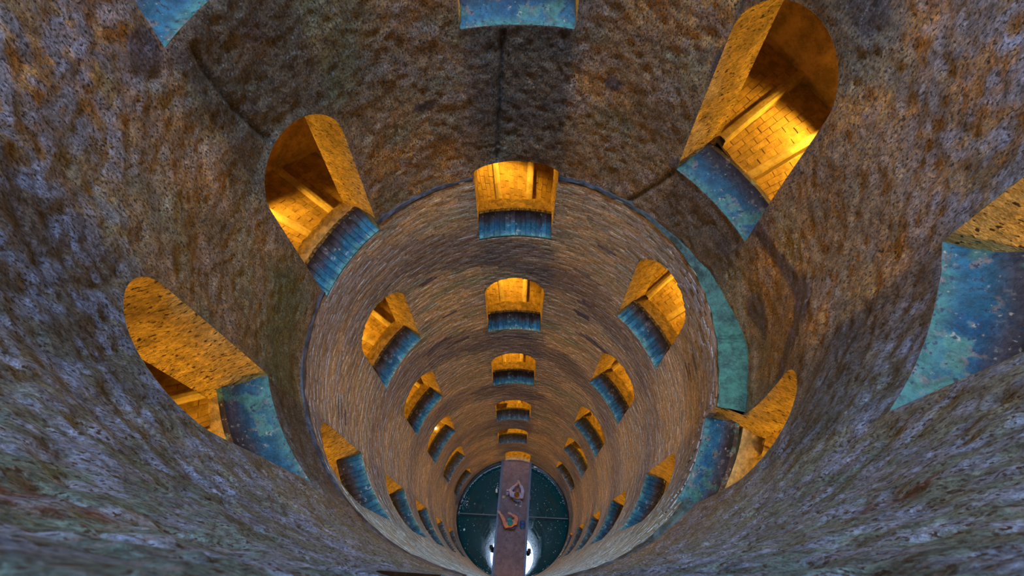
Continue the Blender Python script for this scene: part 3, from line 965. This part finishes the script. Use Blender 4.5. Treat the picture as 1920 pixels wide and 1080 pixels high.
# pebbles and coins on the deck
VV, FF, cnt = [], [], 0
for _ in range(46):
    t = random.choice([random.uniform(.1, .95), random.uniform(.68, .97)])
    p = lat(t, random.uniform(.08, .92)); fleck(p.x, p.y, random.choice([.008, .010, .014]), ZB + .008)
tag(mesh_obj('deck_specks', VV, FF, M['cable']), 'scattered pale crumbs and coins lying on the bridge deck', 'crumbs', kind='stuff')

# ------------------------------------------------------------------ people on the bridge
def skin(name, verts, edges, radii, m, parent, root=0, sub=2):
    me = D.meshes.new(name)
    me.from_pydata([tuple(v) for v in verts], edges, [])
    o = D.objects.new(name, me); COL.objects.link(o)
    if parent: o.parent = parent
    sk = o.modifiers.new('skin', 'SKIN')
    sk.use_smooth_shade = True
    lay = me.skin_vertices[0] if me.skin_vertices else None
    if lay is None:
        bm_ = __import__('bmesh').new(); bm_.from_mesh(me); bm_.verts.layers.skin.verify(); bm_.to_mesh(me); bm_.free()
        lay = me.skin_vertices[0]
    for i, r_ in enumerate(radii):
        lay.data[i].radius = (r_, r_) if not isinstance(r_, tuple) else r_
        lay.data[i].use_root = (i == root)
    ss = o.modifiers.new('sub', 'SUBSURF'); ss.levels = sub; ss.render_levels = sub
    me.materials.append(m)
    return o

def person(loc, facing, label, arms, legs, cols, hat):
    """facing: turn about z, the figure looks along local +y. arms: for left(-1)/right(1) -> elbow, wrist; legs -> knee, ankle"""
    root = empty('person', loc)
    root.rotation_euler = (0, 0, facing)
    tag(root, label, 'person', 'people on the bridge')
    msk = mat('skin', (0.55, 0.33, 0.24), rough=0.5)
    V = [(0, 0, .95), (0, .0, 1.12), (0, -.01, 1.30), (0, 0, 1.42), (0, .01, 1.50), (0, .02, 1.60), (0, .015, 1.70)]
    E_ = [(i, i + 1) for i in range(6)]; Rr = [(.16, .11), (.14, .10), (.16, .11), (.09, .08), .055, (.078, .095), (.062, .075)]
    hands = []
    for s in (-1, 1):
        el, wr = arms[s]
        b0 = len(V); V += [(s * .18, 0, 1.40), el, wr]; E_ += [(3, b0), (b0, b0 + 1), (b0 + 1, b0 + 2)]; Rr += [.055, .042, .03]
        hands.append((Vector(el), Vector(wr), b0 + 2))
        kn, an = legs[s]
        b0 = len(V); V += [(s * .09, 0, .86), kn, an, (an[0], an[1] + .15, .04)]
        E_ += [(0, b0), (b0, b0 + 1), (b0 + 1, b0 + 2), (b0 + 2, b0 + 3)]; Rr += [.085, .058, .04, .03]
    for (el, wr, iw) in hands:                              # palm, four fingers of different length and a thumb
        d = (wr - el).normalized(); sd = d.cross(Vector((0, 0, 1))).normalized(); up = sd.cross(d)
        pi = len(V); V.append(tuple(wr + d * .07)); E_.append((iw, pi)); Rr.append((.034, .016))
        for k, ln in enumerate((.065, .075, .07, .055)):
            q0 = wr + d * .09 + sd * (.011 * (2 * k - 3)); b0 = len(V)
            V += [tuple(q0), tuple(q0 + d * ln * .55), tuple(q0 + d * ln - up * .015)]
            E_ += [(pi, b0), (b0, b0 + 1), (b0 + 1, b0 + 2)]; Rr += [.010, .009, .007]
        b0 = len(V); V += [tuple(wr + d * .04 + sd * .04), tuple(wr + d * .075 + sd * .06)]
        E_ += [(iw, b0), (b0, b0 + 1)]; Rr += [.011, .009]
    skin('body', V, E_, Rr, msk, root)
    # shirt, trousers, shoes
    Vs = [(0, 0, .92), (0, 0, 1.12), (0, -.01, 1.30), (0, 0, 1.43)]; Es = [(0, 1), (1, 2), (2, 3)]; Rs = [(.19, .14), (.175, .13), (.215, .15), (.14, .11)]
    for s in (-1, 1):
        el, wr = arms[s]; e = Vector(el); w_ = Vector(wr); c = e.lerp(w_, cols['sleeve'])
        b0 = len(Vs); Vs += [(s * .20, 0, 1.39), tuple(e), tuple(c)]; Es += [(3, b0), (b0, b0 + 1), (b0 + 1, b0 + 2)]; Rs += [.105, .072, .058]
    skin('shirt', Vs, Es, Rs, mat('shirt_cloth', cols['shirt'], rough=.9, vary=(9, .2)), root)
    Vt = [(0, 0, .98)]; Et = []; Rt = [(.175, .125)]
    for s in (-1, 1):
        kn, an = legs[s]; b0 = len(Vt)
        Vt += [(s * .09, 0, .84), kn, (an[0], an[1], an[2] + .03)]; Et += [(0, b0), (b0, b0 + 1), (b0 + 1, b0 + 2)]; Rt += [.10, .07, .058]
    skin('trousers', Vt, Et, Rt, mat('trouser_cloth', cols['trousers'], rough=.9, vary=(9, .2)), root)
    for s in (-1, 1):
        kn, an = legs[s]
        skin('shoe', [(an[0], an[1] - .06, .05), (an[0], an[1] + .06, .05), (an[0], an[1] + .19, .04)], [(0, 1), (1, 2)], [.05, .055, .04],
             mat('shoe_leather', cols['shoe'], rough=.6), root)
    mh = mat('hair_or_cap', cols['hair'], rough=.7, vary=(20, .3))
    mb = MB()
    ball(mb, (0, .0, 1.665), .108, 14, 9, 1.05)
    top = mb.build('cap' if hat else 'hair', mh, root, True)
    if hat:
        mb = MB(); mb.add([(x, y, z) for z in (1.665, 1.68) for (x, y) in ((-.08, .06), (.08, .06), (.06, .19), (-.06, .19))], BOXF); mb.build('visor', mh, top)
    for x in (-.032, .032):
        mb = MB(); ball(mb, (x, .108, 1.62), .012, 6, 4); mb.build('eye', M['black'], root, True)
        mb = MB(); ball(mb, (x * 2.75, .01, 1.59), .022, 6, 4); mb.build('ear', msk, root, True)
    mb = MB(); ball(mb, (0, .122, 1.585), .018, 6, 4); mb.build('nose', msk, root, True)
    return root

person((-.10, -.34, ZB + .02), 0.25, 'person in a teal cap and salmon shirt raising the left arm on the bridge',
       {-1: ((-.22, .24, 1.42), (-.30, .44, 1.46)), 1: ((.30, .17, 1.28), (.13, .32, 1.34))},
       {-1: ((-.10, .05, .48), (-.11, -.02, .07)), 1: ((.12, .0, .48), (.14, -.10, .07))},
       dict(shirt=(0.62, 0.26, 0.16), trousers=(0.05, 0.06, 0.18), shoe=(0.3, 0.12, 0.03), hair=(0.01, 0.24, 0.24), sleeve=.95), True)
person((.15, .72, ZB + .02), -0.15, 'person with brown hair and pale blue jacket, white shoes, on the bridge',
       {-1: ((-.28, .18, 1.24), (-.12, .38, 1.28)), 1: ((.22, .24, 1.28), (.05, .46, 1.34))},
       {-1: ((-.08, .10, .50), (.02, -.20, .08)), 1: ((.10, .02, .48), (.20, -.22, .07))},
       dict(shirt=(0.36, 0.36, 0.55), trousers=(0.16, 0.20, 0.36), shoe=(0.62, 0.68, 0.85), hair=(0.16, 0.06, 0.012), sleeve=.9), False)

def bag(name, loc, size, m, label, mstrap):
    o = empty(name, loc); tag(o, label, 'bag')
    sx, sy, sz = size
    V, F = [], []
    n = 12; lv = [(0, .8), (.15, 1), (.6, .95), (.85, .75), (1, .5)]
    for (t, f) in lv:
        for i in range(n):
            a = 6.2832 * i / n; V.append((sx / 2 * f * abs(math.cos(a)) ** .6 * math.copysign(1, math.cos(a)), sy / 2 * f * abs(math.sin(a)) ** .6 * math.copysign(1, math.sin(a)), sz * t))
    F = [(k * n + i, k * n + (i + 1) % n, (k + 1) * n + (i + 1) % n, (k + 1) * n + i) for k in range(len(lv) - 1) for i in range(n)] + [tuple(range(n))[::-1], tuple(4 * n + i for i in range(n))]
    mesh_obj('pouch', V, F, m, o, smooth_sh=True)
    mb = MB(); mb.tube([(-sx * .22, 0, sz * .97), (-sx * .15, 0, sz * 1.25), (sx * .15, 0, sz * 1.25), (sx * .22, 0, sz * .97)], .014, 6); mb.build('handle', mstrap, o)
mblue = mat('blue_cloth', (0.03, 0.10, 0.30), rough=.8, vary=(9, .2))
mnavy = mat('navy_cloth', (0.02, 0.02, 0.10), rough=.8)
bag('shoulder_bag', (.40, -.28, ZB + .003), (.22, .34, .30), mblue, 'blue cloth bag standing on the deck right of the teal cap', mnavy)
mlav = mat('lavender_cloth', (0.30, 0.30, 0.48), rough=.8, vary=(9, .2))
bag('rucksack', (-.21, .98, ZB + .003), (.22, .26, .40), mlav, 'lavender grey rucksack on the deck left of the brown-haired person', mnavy)
bag('paper_bag', (-.385, .80, ZB + .003), (.14, .10, .20), M['cream'], 'small cream paper bag near the left edge of the deck', M['cable'])
